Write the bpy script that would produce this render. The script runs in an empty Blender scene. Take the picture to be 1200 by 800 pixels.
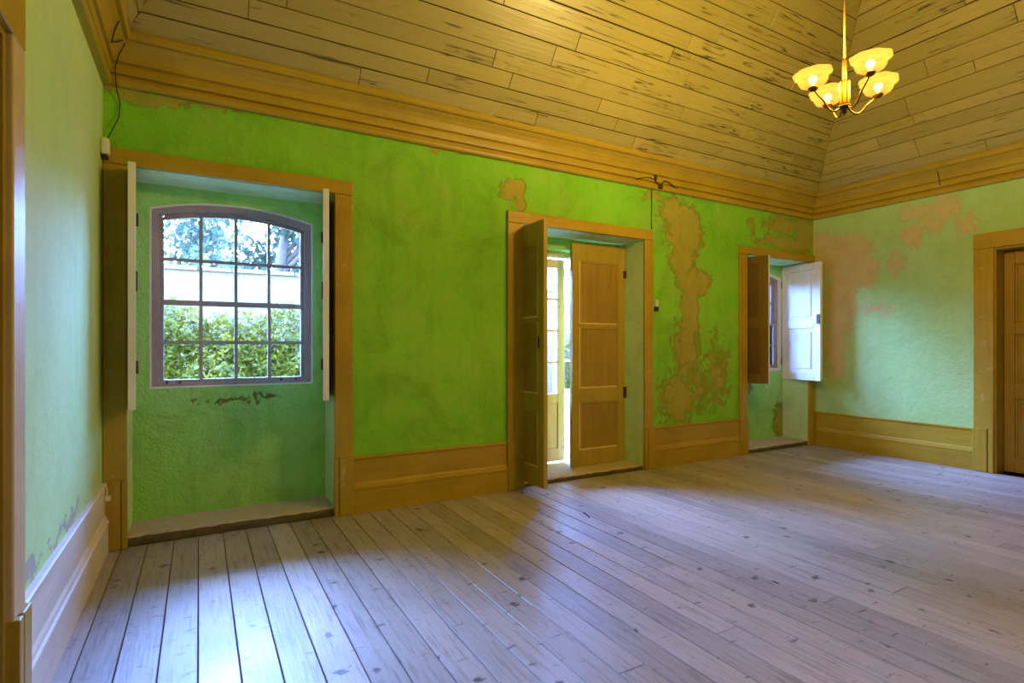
import bpy, math, random
from mathutils import Vector, Matrix
random.seed(7)
R = math.radians
scene = bpy.context.scene
COL = scene.collection

# ------------------------------------------------------------------ camera, sky, sun, exposure
FPX = 640.5
cam_d = bpy.data.cameras.new('camera')
cam_d.sensor_width = 36.0
cam_d.lens = FPX / 1200 * 36
cam_d.shift_y = 5 / 1200
cam_d.clip_start = 0.02
cam = bpy.data.objects.new('camera', cam_d)
cam.location = (0, 0, 1.3)
cam.rotation_euler = (R(90), 0, R(-29.8))
COL.objects.link(cam)
scene.camera = cam

SKY_STRENGTH = 7.2
BULB_WATTS = 34.0
EXPOSURE = 0.74

world = bpy.data.worlds.new('world')
scene.world = world
world.use_nodes = True
wn = world.node_tree
wn.nodes.clear()
sky = wn.nodes.new('ShaderNodeTexSky')
sky.sky_type = 'NISHITA'
sky.sun_disc = False
sky.sun_elevation = R(49)
sky.sun_rotation = R(-17)
sky.air_density = 1.0
sky.dust_density = 1.0
sky.ozone_density = 2.0
bg = wn.nodes.new('ShaderNodeBackground')
bg.inputs['Strength'].default_value = SKY_STRENGTH
wo = wn.nodes.new('ShaderNodeOutputWorld')
wb_ = wn.nodes.new('ShaderNodeMix')          # white balance: daylight reads blue next to lamp light
wb_.data_type = 'RGBA'; wb_.blend_type = 'MULTIPLY'; wb_.inputs['Factor'].default_value = 1.0
wb_.inputs[7].default_value = (0.54, 0.88, 1.75, 1)
wn.links.new(sky.outputs[0], wb_.inputs[6])
wn.links.new(wb_.outputs[2], bg.inputs['Color'])
wn.links.new(bg.outputs[0], wo.inputs['Surface'])

def portal(x, y, z, w, h):
    d = bpy.data.lights.new('sky_portal', 'AREA')
    d.shape = 'RECTANGLE'; d.size = w; d.size_y = h
    d.cycles.is_portal = True
    o = bpy.data.objects.new('sky_portal', d)
    o.location = (x, y, z)
    o.rotation_euler = (R(-90), 0, 0)      # faces into the room (-Y)
    COL.objects.link(o)
portal(0.25, 4.97, 1.68, 1.12, 1.42)
portal(3.315, 4.97, 1.20, 1.30, 2.40)
portal(6.32, 4.97, 1.66, 1.12, 1.42)

vs = scene.view_settings
vs.view_transform = 'Standard'
vs.look = 'None'
vs.gamma = 1.0
vs.exposure = EXPOSURE
vs.use_curve_mapping = False
scene.cycles.max_bounces = 10
scene.cycles.diffuse_bounces = 6
scene.cycles.transparent_max_bounces = 24
scene.cycles.sample_clamp_indirect = 6.0
scene.cycles.caustics_reflective = False
scene.cycles.caustics_refractive = False
scene.cycles.use_denoising = True

# ------------------------------------------------------------------ dimensions of the room
XL, XR = -0.53, 7.06          # left and right wall faces
YB, YF = 4.30, -0.68          # window wall face, wall behind the camera
YR = 4.66                     # back of the window recesses
YO = 4.95                     # outside face
CZ0, CZ1 = 2.955, 3.27        # cornice

# ------------------------------------------------------------------ node helpers / materials
class NT:
    def __init__(self, name):
        self.m = bpy.data.materials.new(name)
        self.m.use_nodes = True
        self.t = self.m.node_tree
        self.t.nodes.clear()
        self.out = self.n('ShaderNodeOutputMaterial')
    def n(self, kind, **kw):
        nd = self.t.nodes.new(kind)
        for k, v in kw.items():
            setattr(nd, k, v)
        return nd
    def l(self, a, b):
        self.t.links.new(a, b)
    def val(self, sock, v):
        if hasattr(v, 'is_linked') or isinstance(v, bpy.types.NodeSocket):
            self.l(v, sock)
        else:
            sock.default_value = v
    def pos(self):
        return self.n('ShaderNodeNewGeometry').outputs['Position']
    def mapv(self, vec, scale=(1, 1, 1), loc=(0, 0, 0)):
        mp = self.n('ShaderNodeMapping')
        self.val(mp.inputs['Vector'], vec)
        mp.inputs['Scale'].default_value = scale
        self.val(mp.inputs['Location'], loc)
        return mp.outputs[0]
    def noise(self, vec, scale, detail=4, rough=0.55, dist=0.0, color=False):
        nz = self.n('ShaderNodeTexNoise')
        self.val(nz.inputs['Vector'], vec)
        nz.inputs['Scale'].default_value = scale
        nz.inputs['Detail'].default_value = detail
        nz.inputs['Roughness'].default_value = rough
        nz.inputs['Distortion'].default_value = dist
        return nz.outputs['Color' if color else 'Fac']
    def math(self, op, a, b=0.0, c=0.0, clamp=False):
        nd = self.n('ShaderNodeMath', operation=op, use_clamp=clamp)
        self.val(nd.inputs[0], a); self.val(nd.inputs[1], b); self.val(nd.inputs[2], c)
        return nd.outputs[0]
    def vmath(self, op, a, b=(0, 0, 0)):
        nd = self.n('ShaderNodeVectorMath', operation=op)
        self.val(nd.inputs[0], a); self.val(nd.inputs[1], b)
        return nd.outputs['Value' if op == 'LENGTH' else 'Vector']
    def ramp(self, fac, lo, hi, a=0.0, b=1.0):
        nd = self.n('ShaderNodeMapRange')
        self.val(nd.inputs['Value'], fac)
        nd.inputs['From Min'].default_value = lo
        nd.inputs['From Max'].default_value = hi
        nd.inputs['To Min'].default_value = a
        nd.inputs['To Max'].default_value = b
        return nd.outputs[0]
    def mix(self, fac, a, b, mode='MIX'):
        nd = self.n('ShaderNodeMix', data_type='RGBA', blend_type=mode)
        self.val(nd.inputs['Factor'], fac)
        for s, v in ((nd.inputs[6], a), (nd.inputs[7], b)):
            if isinstance(v, bpy.types.NodeSocket): self.l(v, s)
            else: s.default_value = (*v, 1) if len(v) == 3 else v
        return nd.outputs[2]
    def bump(self, h, strength, dist, normal=None):
        nd = self.n('ShaderNodeBump')
        nd.inputs['Strength'].default_value = strength
        nd.inputs['Distance'].default_value = dist
        self.l(h, nd.inputs['Height'])
        if normal is not None: self.l(normal, nd.inputs['Normal'])
        return nd.outputs[0]
    def bsdf(self, col, rough=0.6, spec=0.4, normal=None, metal=0.0):
        b = self.n('ShaderNodeBsdfPrincipled')
        self.val(b.inputs['Base Color'], (*col, 1) if isinstance(col, tuple) and len(col) == 3 else col)
        self.val(b.inputs['Roughness'], rough)
        b.inputs['Specular IOR Level'].default_value = spec
        b.inputs['Metallic'].default_value = metal
        if normal is not None: self.l(normal, b.inputs['Normal'])
        return b
    def done(self, shader):
        self.l(shader.outputs[0], self.out.inputs['Surface'])
        return self.m

def plaster(name, c1, c2, c3, blobs=(), axis='x', peel=(0.52, 0.45, 0.08), bumpy=1.0, streak=0.5, mottle=1.0):
    """limewashed plaster; blobs = peeled patches as (u, z, ru, rz, weight) in wall metres"""
    t = NT(name)
    p = t.pos()
    big = t.noise(p, 0.9, 5, 0.6)
    mid = t.noise(p, 3.1, 6, 0.65, 0.4)
    fine = t.noise(p, 22, 5, 0.7)
    col = t.mix(t.ramp(big, 0.35, 0.65), c1, c2)
    col = t.mix(t.ramp(mid, 0.46, 0.66, 0, 0.8 * mottle), col, c3)
    dk = t.noise(t.vmath('ADD', p, (13.1, 4.7, 2.2)), 2.2, 7, 0.72, 0.8)
    col = t.mix(t.ramp(dk, 0.50, 0.68, 0, 0.45 * mottle), col, tuple(v * 0.55 for v in c1))
    st = t.noise(t.mapv(p, (4.5, 4.5, 0.45)), 2.0, 5, 0.6)          # runs of old damp
    col = t.mix(t.ramp(st, 0.5, 0.72, 0, streak * 0.5), col, tuple(v * 0.62 for v in c1))
    specks = t.noise(p, 48, 3, 0.8)
    col = t.mix(t.ramp(specks, 0.66, 0.76, 0, 0.5), col, (0.16, 0.13, 0.07))
    h = t.math('ADD', t.math('MULTIPLY', mid, 0.8), t.math('MULTIPLY', fine, 0.25))
    if blobs:
        warp = t.vmath('SCALE', t.vmath('SUBTRACT', t.noise(p, 7, 5, 0.7, color=True), (0.5, 0.5, 0.5)))
        warp.node.inputs['Scale'].default_value = 0.34
        q = t.vmath('ADD', p, warp)
        m = None
        for u, z, ru, rz, w in blobs:
            c = (u, 0, z) if axis == 'x' else (0, u, z)
            s = (1 / ru, 0, 1 / rz) if axis == 'x' else (0, 1 / ru, 1 / rz)
            d = t.vmath('LENGTH', t.vmath('MULTIPLY', t.vmath('SUBTRACT', q, c), s))
            k = t.math('MULTIPLY', t.math('SUBTRACT', 1.0, d), w)
            m = k if m is None else t.math('MAXIMUM', m, k)
        m = t.math('ADD', m, t.math('MULTIPLY', t.math('SUBTRACT', t.noise(p, 14, 7, 0.8), 0.5), 2.3))
        mask = t.ramp(m, 0.12, 0.30, 0.0, 0.92)
        halo = t.ramp(m, 0.02, 0.2, 0, 0.45)
        bare = t.mix(t.noise(p, 6, 6, 0.7), peel, tuple(v * 0.6 for v in peel))
        col = t.mix(halo, col, tuple(0.5 * a + 0.5 * b for a, b in zip(c3, peel)))
        col = t.mix(mask, col, bare)
        h = t.math('SUBTRACT', h, t.math('MULTIPLY', mask, 0.35))
    n = t.bump(h, 0.7 * bumpy, 0.05)
    return t.done(t.bsdf(col, 0.72, 0.25, n))

def wood(name, c1, c2, axis='x', rough=0.45, grain=1.0, wear=None, spec=0.4, bump=0.25):
    t = NT(name)
    g = t.pos()
    rnd = t.n('ShaderNodeObjectInfo').outputs['Random']
    off = t.n('ShaderNodeCombineXYZ')
    t.l(t.math('MULTIPLY', rnd, 37.0), off.inputs[0]); t.l(t.math('MULTIPLY', rnd, 11.0), off.inputs[2])
    sc = {'x': (1.2, 22, 22), 'y': (22, 1.2, 22), 'z': (22, 22, 1.2)}[axis]
    v = t.mapv(g, sc, off.outputs[0])
    gr = t.noise(v, 1.0, 6, 0.65, 0.6)
    blot = t.noise(g, 2.3, 4, 0.6)
    col = t.mix(t.ramp(gr, 0.3, 0.7), c1, c2)
    col = t.mix(t.ramp(blot, 0.45, 0.75, 0, 0.45), col, tuple(x * 0.6 for x in c1))
    if wear:
        w = t.noise(g, 9, 6, 0.75)
        col = t.mix(t.ramp(w, 0.62, 0.68, 0, 0.8), col, wear)
    n = t.bump(gr, bump, 0.01)
    return t.done(t.bsdf(col, rough, spec, n))

def plank_mat(name, base, warm, dark, axis, rough, knots=True, vary=0.35, grey=None):
    t = NT(name)
    g = t.pos()
    rnd = t.n('ShaderNodeObjectInfo').outputs['Random']
    off = t.n('ShaderNodeCombineXYZ')
    t.l(t.math('MULTIPLY', rnd, 53.0), off.inputs[0]); t.l(t.math('MULTIPLY', rnd, 29.0), off.inputs[1])
    sc = {'x': (1.0, 16, 16), 'y': (16, 1.0, 16)}[axis]
    v = t.mapv(g, sc, off.outputs[0])
    gr = t.noise(v, 1.0, 7, 0.68, 0.9)
    gr2 = t.noise(v, 3.4, 4, 0.7, 0.2)
    blot = t.noise(t.vmath('ADD', g, off.outputs[0]), 1.3, 5, 0.6)
    col = t.mix(t.ramp(gr, 0.32, 0.68), base, warm)
    col = t.mix(t.ramp(gr2, 0.50, 0.68, 0, 0.62 if knots else 0.3), col, dark)
    col = t.mix(t.ramp(blot, 0.45, 0.72, 0, 0.55), col, grey or dark)
    shade = t.ramp(rnd, 0, 1, 1 - vary, 1 + vary * 0.35)
    hsv = t.n('ShaderNodeHueSaturation')
    t.l(shade, hsv.inputs['Value']); t.l(col, hsv.inputs['Color'])
    col = hsv.outputs[0]
    if knots:
        vo = t.n('ShaderNodeTexVoronoi')
        ks = {'x': (1.1, 4.5, 4.5), 'y': (5.0, 5.2, 1)}[axis]
        t.l(t.vmath('ADD', t.mapv(t.vmath('ADD', g, off.outputs[0]), ks), t.vmath('MULTIPLY', t.noise(g, 14, 4, 0.7, color=True), (0.55, 0.40, 0))), vo.inputs['Vector'])
        vo.inputs['Scale'].default_value = 1.0
        k = t.ramp(vo.outputs['Distance'], 0.085, 0.14, 0.9, 0.0)
        col = t.mix(k, col, tuple(x * 0.35 for x in dark))
        sp = t.noise(t.mapv(g, (9, 26, 9) if axis == 'y' else (26, 9, 9)), 1.0, 4, 0.6)
        col = t.mix(t.ramp(sp, 0.63, 0.69, 0, 0.75), col, tuple(x * 0.55 for x in dark))
    else:
        cv = t.noise(t.mapv(g, (0.4, 11, 11) if axis == 'x' else (11, 0.4, 11), off.outputs[0]), 1.0, 3, 0.6, 0.3)
        cr = t.ramp(t.math('ABSOLUTE', t.math('SUBTRACT', cv, 0.5)), 0.004, 0.013, 0.9, 0.0)
        cr = t.math('MULTIPLY', cr, t.ramp(t.noise(g, 1.9, 3, 0.6), 0.45, 0.53))
        col = t.mix(cr, col, tuple(x * 0.2 for x in dark))
    n = t.bump(t.math('ADD', gr, t.math('MULTIPLY', blot, 1.5)), 0.22, 0.012)
    r = t.ramp(blot, 0.3, 0.7, rough - 0.08, rough + 0.12)
    return t.done(t.bsdf(col, r, 0.5, n))

def simple(name, col, rough=0.5, metal=0.0, spec=0.5):
    t = NT(name)
    nz = t.noise(t.pos(), 30, 3, 0.6)
    c = t.mix(t.ramp(nz, 0.35, 0.7, 0, 0.35), col, tuple(v * 0.7 for v in col))
    return t.done(t.bsdf(c, rough, spec, None, metal))

M = {}
GREEN = ((0.20, 0.56, 0.030), (0.26, 0.64, 0.045), (0.30, 0.56, 0.06))
M['wall_back'] = plaster('green_plaster_window_wall', *GREEN, axis='x', blobs=[
    (2.47, 2.70, 0.16, 0.11, 1.3), (2.56, 2.60, 0.07, 0.10, 1.2),
    (4.45, 2.78, 0.20, 0.20, 1.1), (4.66, 2.55, 0.34, 0.40, 1.15), (4.62, 2.30, 0.22, 0.34, 1.1), (4.86, 2.02, 0.26, 0.17, 1.2), (4.72, 2.02, 0.22, 0.12, 1.1),
    (4.76, 1.72, 0.16, 0.40, 1.1), (4.70, 1.25, 0.24, 0.50, 0.7), (4.55, 0.70, 0.34, 0.34, 0.8), (4.9, 0.8, 0.2, 0.3, 0.5),
    (-0.30, 2.93, 0.30, 0.06, 1.5), (0.05, 2.955, 0.28, 0.04, 1.3), (1.8, 2.96, 0.22, 0.03, 1.0), (4.2, 2.90, 0.20, 0.06, 1.1),
    (6.45, 2.83, 0.42, 0.14, 1.0), (6.88, 2.78, 0.24, 0.30, 1.3), (6.4, 2.60, 0.7, 0.10, 0.9), (5.8, 2.74, 0.10, 0.10, 0.8),
    (5.2, 0.95, 0.25, 0.5, 0.45), (6.85, 0.30, 0.10, 0.25, 0.9), (6.6, 0.2, 0.12, 0.2, 0.9)])
MINT = ((0.42, 0.66, 0.22), (0.47, 0.71, 0.30), (0.38, 0.62, 0.17))
M['wall_right'] = plaster('mint_plaster_door_wall', *MINT, axis='y', bumpy=0.6, streak=0.25, mottle=0.5, peel=(0.78, 0.63, 0.28), blobs=[
    (4.15, 2.50, 0.30, 0.30, 1.3), (3.85, 2.35, 0.36, 0.42, 1.3), (3.95, 1.85, 0.24, 0.55, 1.2), (3.64, 2.25, 0.16, 0.26, 1.0), (4.0, 1.25, 0.16, 0.45, 0.9),
    (3.08, 2.82, 0.22, 0.10, 1.0), (2.82, 2.80, 0.17, 0.16, 1.15), (3.16, 2.55, 0.13, 0.17, 1.1), (2.95, 2.66, 0.18, 0.12, 0.7), (3.32, 2.26, 0.12, 0.15, 0.8), (2.64, 2.60, 0.14, 0.14, 0.6),
    (3.55, 1.75, 0.25, 0.12, 0.35)])
PALE = ((0.52, 0.75, 0.27), (0.59, 0.79, 0.33), (0.48, 0.71, 0.23))
M['wall_left'] = plaster('pale_mint_plaster', *PALE, axis='y', bumpy=0.3, streak=0.25, mottle=0.3, peel=(0.55, 0.5, 0.38), blobs=[
    (2.5, 0.48, 0.25, 0.05, 1.2), (3.2, 0.48, 0.4, 0.035, 1.1)])
M['reveal'] = plaster('pale_reveals_daylight_in_colour', (0.58, 0.78, 0.38), (0.66, 0.84, 0.46), (0.52, 0.74, 0.30), bumpy=0.4, streak=0.15)  # jambs and soffits paler than the wall: daylight put into their colour
M['recess'] = plaster('rough_green_recess_plaster', (0.31, 0.69, 0.14), (0.36, 0.74, 0.18), (0.39, 0.69, 0.20), bumpy=1.8, blobs=[(6.86, 0.28, 0.12, 0.28, 1.1), (6.2, 0.75, 0.2, 0.1, 0.5), (0.3, 0.9, 0.3, 0.03, 0.35)])
M['wall_front'] = plaster('mint_plaster_rear', *MINT)
M['outside_wall'] = plaster('whitewashed_render', (0.24, 0.135, 0.085), (0.26, 0.15, 0.095), (0.20, 0.11, 0.07), streak=0.2)
M['floor'] = plank_mat('worn_pine_floorboards', (0.45, 0.43, 0.45), (0.46, 0.405, 0.38), (0.16, 0.12, 0.10), 'y', 0.42, vary=0.25, grey=(0.29, 0.265, 0.27))
M['subfloor'] = simple('dark_subfloor', (0.03, 0.022, 0.018), 0.9)
CEIL = ((0.41, 0.33, 0.088), (0.45, 0.365, 0.105), (0.30, 0.225, 0.05))
M['ceil_x'] = plank_mat('cream_painted_ceiling_boards', *CEIL, 'x', 0.33, knots=False, vary=0.14, grey=(0.36, 0.28, 0.07))
M['ceil_y'] = plank_mat('cream_painted_ceiling_boards_side', *CEIL, 'y', 0.36, knots=False, vary=0.14, grey=(0.36, 0.28, 0.07))
M['ceil_back'] = simple('dark_ceiling_gap', (0.05, 0.028, 0.010), 0.9)
OCH = ((0.40, 0.265, 0.018), (0.48, 0.33, 0.032))
M['och_x'] = wood('ochre_painted_wood', *OCH, axis='x', rough=0.42)
M['och_y'] = wood('ochre_painted_wood_side', *OCH, axis='y', rough=0.42)
M['och_z'] = wood('ochre_painted_wood_upright', *OCH, axis='z', rough=0.42, wear=(0.60, 0.42, 0.2))
M['tan_y'] = wood('pale_tan_painted_wood', (0.78, 0.70, 0.58), (0.84, 0.77, 0.66), axis='y', rough=0.45)
M['tan_z'] = wood('pale_tan_painted_upright', (0.60, 0.44, 0.24), (0.68, 0.52, 0.30), axis='z', rough=0.45)
M['leaf_ochre'] = wood('olive_ochre_door_paint', (0.37, 0.27, 0.028), (0.46, 0.345, 0.05), axis='z', rough=0.45, wear=(0.50, 0.37, 0.12))
M['leaf_panel'] = wood('bare_weathered_panel', (0.30, 0.19, 0.025), (0.40, 0.265, 0.045), axis='z', rough=0.55, wear=(0.20, 0.115, 0.03))
M['leaf_light'] = wood('pale_ochre_moulding', (0.72, 0.55, 0.18), (0.78, 0.61, 0.24), axis='z', rough=0.4)  # paler tone for the lock-side and bottom mouldings of the door leaves
M['shutter_brown'] = wood('dark_brown_shutter_paint', (0.15, 0.095, 0.015), (0.21, 0.135, 0.024), axis='z', rough=0.5)
M['shutter_panel'] = wood('dark_brown_shutter_panel', (0.12, 0.075, 0.012), (0.17, 0.11, 0.02), axis='z', rough=0.5)
M['brown'] = wood('brown_painted_door', (0.34, 0.22, 0.025), (0.42, 0.28, 0.04), axis='z', rough=0.45)
M['white'] = wood('white_painted_wood', (0.80, 0.79, 0.74), (0.86, 0.85, 0.80), axis='z', rough=0.4, bump=0.1)
M['greywood'] = wood('weathered_grey_sash_wood', (0.30, 0.25, 0.23), (0.38, 0.33, 0.31), axis='z', rough=0.5)
M['pinkwood'] = wood('weathered_pale_door_wood', (0.55, 0.42, 0.36), (0.66, 0.54, 0.46), axis='z', rough=0.6, wear=(0.3, 0.2, 0.15))
M['iron'] = simple('rusty_black_iron', (0.06, 0.04, 0.03), 0.55, 0.4)
M['brass'] = simple('aged_brass', (0.22, 0.105, 0.022), 0.42, 1.0)
M['plastic'] = simple('ivory_plastic', (0.80, 0.77, 0.68), 0.4)
M['black'] = simple('black_rubber', (0.015, 0.013, 0.012), 0.5)

def stone_mat(nm='worn_granite', k=1.0):
    t = NT(nm)
    p = t.pos()
    c = t.mix(t.noise(p, 5, 6, 0.7), tuple(k * v for v in (0.46, 0.38, 0.26)), tuple(k * v for v in (0.60, 0.52, 0.38)))
    c = t.mix(t.ramp(t.noise(p, 60, 3, 0.7), 0.58, 0.68, 0, 0.6), c, (0.20, 0.15, 0.09))
    return t.done(t.bsdf(c, 0.85, 0.2, t.bump(t.noise(p, 18, 6, 0.75), 0.6, 0.02)))
M['stone'] = stone_mat()
M['stone_edge'] = stone_mat('broken_earthy_stone_edge', 0.3)

def glass_mat():
    t = NT('old_window_glass')
    tr = t.n('ShaderNodeBsdfTransparent'); tr.inputs[0].default_value = (0.94, 0.95, 0.94, 1)
    gl = t.n('ShaderNodeBsdfGlossy'); gl.inputs['Roughness'].default_value = 0.04
    fr = t.n('ShaderNodeFresnel'); fr.inputs[0].default_value = 1.45
    mx = t.n('ShaderNodeMixShader')
    t.l(fr.outputs[0], mx.inputs[0]); t.l(tr.outputs[0], mx.inputs[1]); t.l(gl.outputs[0], mx.inputs[2])
    return t.done(mx)
M['glass'] = glass_mat()

def shade_mat():
    t = NT('amber_frosted_glass_lit')
    tr = t.n('ShaderNodeBsdfTransparent'); tr.inputs[0].default_value = (0.90, 0.79, 0.55, 1)
    tl = t.n('ShaderNodeBsdfTranslucent'); tl.inputs[0].default_value = (1.0, 0.78, 0.40, 1)
    em = t.n('ShaderNodeEmission'); em.inputs[0].default_value = (1.0, 0.52, 0.09, 1); em.inputs[1].default_value = 0.13
    mx = t.n('ShaderNodeMixShader'); mx.inputs[0].default_value = 0.005
    t.l(tr.outputs[0], mx.inputs[1]); t.l(tl.outputs[0], mx.inputs[2])
    ad = t.n('ShaderNodeAddShader')
    t.l(mx.outputs[0], ad.inputs[0]); t.l(em.outputs[0], ad.inputs[1])
    return t.done(ad)
M['shade'] = shade_mat()
def bulb_mat():
    t = NT('glowing_bulb')
    em = t.n('ShaderNodeEmission'); em.inputs[0].default_value = (1.0, 0.72, 0.30, 1); em.inputs[1].default_value = 5.0
    return t.done(em)
M['bulb'] = bulb_mat()

def leaf_mat(name, a, b):
    t = NT(name)
    p = t.pos()
    c = t.mix(t.ramp(t.noise(p, 3.5, 4, 0.6), 0.35, 0.65), a, b)
    d = t.bsdf(c, 0.6, 0.2)
    tl = t.n('ShaderNodeBsdfTranslucent'); t.l(c, tl.inputs[0])
    mx = t.n('ShaderNodeMixShader'); mx.inputs[0].default_value = 0.3
    t.l(d.outputs[0], mx.inputs[1]); t.l(tl.outputs[0], mx.inputs[2])
    return t.done(mx)
M['leaf_yellow'] = leaf_mat('yellow_green_leaves', (0.19, 0.125, 0.006), (0.08, 0.075, 0.006))
M['leaf_dark'] = leaf_mat('grey_green_leaves', (0.045, 0.06, 0.03), (0.07, 0.085, 0.045))
M['bark'] = wood('reddish_brown_bark', (0.10, 0.055, 0.045), (0.16, 0.10, 0.08), axis='z', rough=0.9)
M['earth'] = simple('dry_pale_earth', (0.28, 0.23, 0.16), 0.95, 0, 0.1)

# ------------------------------------------------------------------ mesh helpers
class MB:
    def __init__(self):
        self.v = []; self.f = []; self.mi = []; self.sm = []
    def add(self, verts, faces, mi=0, smooth=False):
        o = len(self.v)
        self.v += [tuple(p) for p in verts]
        for k, f in enumerate(faces):
            self.f.append(tuple(i + o for i in f))
            self.mi.append(mi[k] if isinstance(mi, (list, tuple)) else mi)
            self.sm.append(smooth)
        return self
    def box(self, x0, x1, y0, y1, z0, z1, mi=0):
        v = [(x0, y0, z0), (x1, y0, z0), (x1, y1, z0), (x0, y1, z0), (x0, y0, z1), (x1, y0, z1), (x1, y1, z1), (x0, y1, z1)]
        return self.add(v, [(0, 3, 2, 1), (4, 5, 6, 7), (0, 1, 5, 4), (1, 2, 6, 5), (2, 3, 7, 6), (3, 0, 4, 7)], mi)
    def prism(self, poly, fn, a, b, mi=0, smooth=False):
        """poly: 2-D points, fn(p, q, t) -> xyz; closed prism between t = a and b"""
        n = len(poly)
        v = [fn(p, q, a) for p, q in poly] + [fn(p, q, b) for p, q in poly]
        f = [(i, (i + 1) % n, n + (i + 1) % n, n + i) for i in range(n)]
        f += [tuple(range(n - 1, -1, -1)), tuple(range(n, 2 * n))]
        return self.add(v, f, mi, smooth)
    def lathe(self, prof, seg=24, c=(0, 0, 0), mi=0, cap=True):
        n = len(prof); v = []
        for r, z in prof:
            for k in range(seg):
                a = 2 * math.pi * k / seg
                v.append((c[0] + r * math.cos(a), c[1] + r * math.sin(a), c[2] + z))
        f = [(i * seg + k, i * seg + (k + 1) % seg, (i + 1) * seg + (k + 1) % seg, (i + 1) * seg + k) for i in range(n - 1) for k in range(seg)]
        if cap:
            f += [tuple(range(seg - 1, -1, -1)), tuple((n - 1) * seg + k for k in range(seg))]
        return self.add(v, f, mi, True)
    def tube(self, pts, r, seg=8, mi=0):
        pts = [Vector(p) for p in pts]; n = len(pts); v = []
        rr = r if isinstance(r, (list, tuple)) else [r] * n
        ref = Vector((0, 0, 1))
        for i, p in enumerate(pts):
            d = (pts[min(i + 1, n - 1)] - pts[max(i - 1, 0)]).normalized()
            if abs(d.dot(ref)) > 0.95: ref = Vector((1, 0, 0))
            s = d.cross(ref).normalized(); u = s.cross(d).normalized()
            ref = u
            for k in range(seg):
                a = 2 * math.pi * k / seg
                v.append(p + (s * math.cos(a) + u * math.sin(a)) * rr[i])
        f = [(i * seg + k, i * seg + (k + 1) % seg, (i + 1) * seg + (k + 1) % seg, (i + 1) * seg + k) for i in range(n - 1) for k in range(seg)]
        f += [tuple(range(seg - 1, -1, -1)), tuple((n - 1) * seg + k for k in range(seg))]
        return self.add(v, f, mi, True)
    def build(self, name, mats, parent=None, bevel=0.0, seg=2):
        me = bpy.data.meshes.new(name)
        me.from_pydata(self.v, [], self.f)
        for m in (mats if isinstance(mats, (list, tuple)) else [mats]):
            me.materials.append(M[m] if isinstance(m, str) else m)
        me.polygons.foreach_set('material_index', self.mi)
        me.polygons.foreach_set('use_smooth', self.sm)
        me.update()
        o = bpy.data.objects.new(name, me)
        COL.objects.link(o)
        if parent is not None: o.parent = parent
        if bevel:
            b = o.modifiers.new('bevel', 'BEVEL'); b.width = bevel; b.segments = seg; b.limit_method = 'ANGLE'; b.angle_limit = R(40)
        return o

def empty(name, loc=(0, 0, 0), rz=0.0, parent=None):
    o = bpy.data.objects.new(name, None)
    o.location = loc; o.rotation_euler = (0, 0, rz); o.empty_display_size = 0.1
    COL.objects.link(o)
    if parent is not None: o.parent = parent
    return o
def tag(o, label, cat=None, group=None, kind=None):
    o['label'] = label
    if cat: o['category'] = cat
    if group: o['group'] = group
    if kind: o['kind'] = kind
    return o
def struct(o, label=None, cat=None):
    o['kind'] = 'structure'
    if label: o['label'] = label
    if cat: o['category'] = cat
    return o

# ------------------------------------------------------------------ floor of separate boards
fl = MB()
fl.box(XL - 0.3, XR + 0.4, YF - 0.3, YO, -0.30, -0.022)
floor = struct(fl.build('floor', 'subfloor'), 'worn grey pine floor of long boards running to the windows', 'floor')
x = XL
BW = 0.1445
edges = []
k0 = math.ceil((XL + 0.03) / BW)
k1 = math.floor((XR - 0.03) / BW)
edges = [XL] + [k * BW + random.uniform(-0.004, 0.004) for k in range(k0, k1 + 1)] + [XR]
for i in range(len(edges) - 1):
    a, b = edges[i], edges[i + 1]
    g = 0.0022
    cuts = [YF, YB]
    if random.random() < 0.55: cuts.insert(1, random.uniform(0.6, 2.2) if a < 1.2 else random.uniform(0.3, 3.6))
    for j in range(len(cuts) - 1):
        y0, y1 = cuts[j] + (0.0015 if j else 0), cuts[j + 1] - (0.0015 if j < len(cuts) - 2 else 0)
        top = random.uniform(-0.0018, 0.0)
        c = 0.0025
        poly = [(a + g, -0.021), (b - g, -0.021), (b - g, top - c), (b - g - c, top), (a + g + c, top), (a + g, top - c)]
        MB().prism(poly, lambda p, q, t: (p, t, q), y0, y1).build('floorboard', 'floor', floor)

# ------------------------------------------------------------------ walls
W1 = (-0.405, 0.90, 2.455)     # recess x0, x1, top
D1 = (2.57, 4.055, 2.41)
W2 = (5.69, 6.945, 2.39)
G1 = (-0.305, 0.800, 0.995, 2.285, 0.08)   # window hole x0, x1, z0, z side, arch rise
G2 = (5.735, 6.900, 0.965, 2.215, 0.08)
GD = (2.68, 3.945, 0.0, 2.30, 0.0)
HT = 5.3

def arch_pts(g, n=14):
    x0, x1, z0, zs, rise = g
    if rise <= 0: return [(x0, zs), (x1, zs)]
    w = (x1 - x0) / 2; r = (w * w + rise * rise) / (2 * rise); cx = (x0 + x1) / 2; cz = zs + rise - r
    a = math.asin(w / r)
    return [(cx + r * math.sin(-a + 2 * a * i / n), cz + r * math.cos(-a + 2 * a * i / n)) for i in range(n + 1)]

wb = MB()
def fn_y(p, q, t): return (p, t, q)
# front layer with the three recesses
cur = XL - 0.3
for x0, x1, zt in (W1, D1, W2):
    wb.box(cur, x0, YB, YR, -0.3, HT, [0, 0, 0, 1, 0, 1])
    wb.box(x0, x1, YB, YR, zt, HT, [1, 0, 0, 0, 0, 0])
    wb.box(x0, x1, YB + 0.02, YR, -0.3, -0.022)
    cur = x1
wb.box(cur, XR + 0.4, YB, YR, -0.3, HT, [0, 0, 0, 0, 0, 1])
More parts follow.
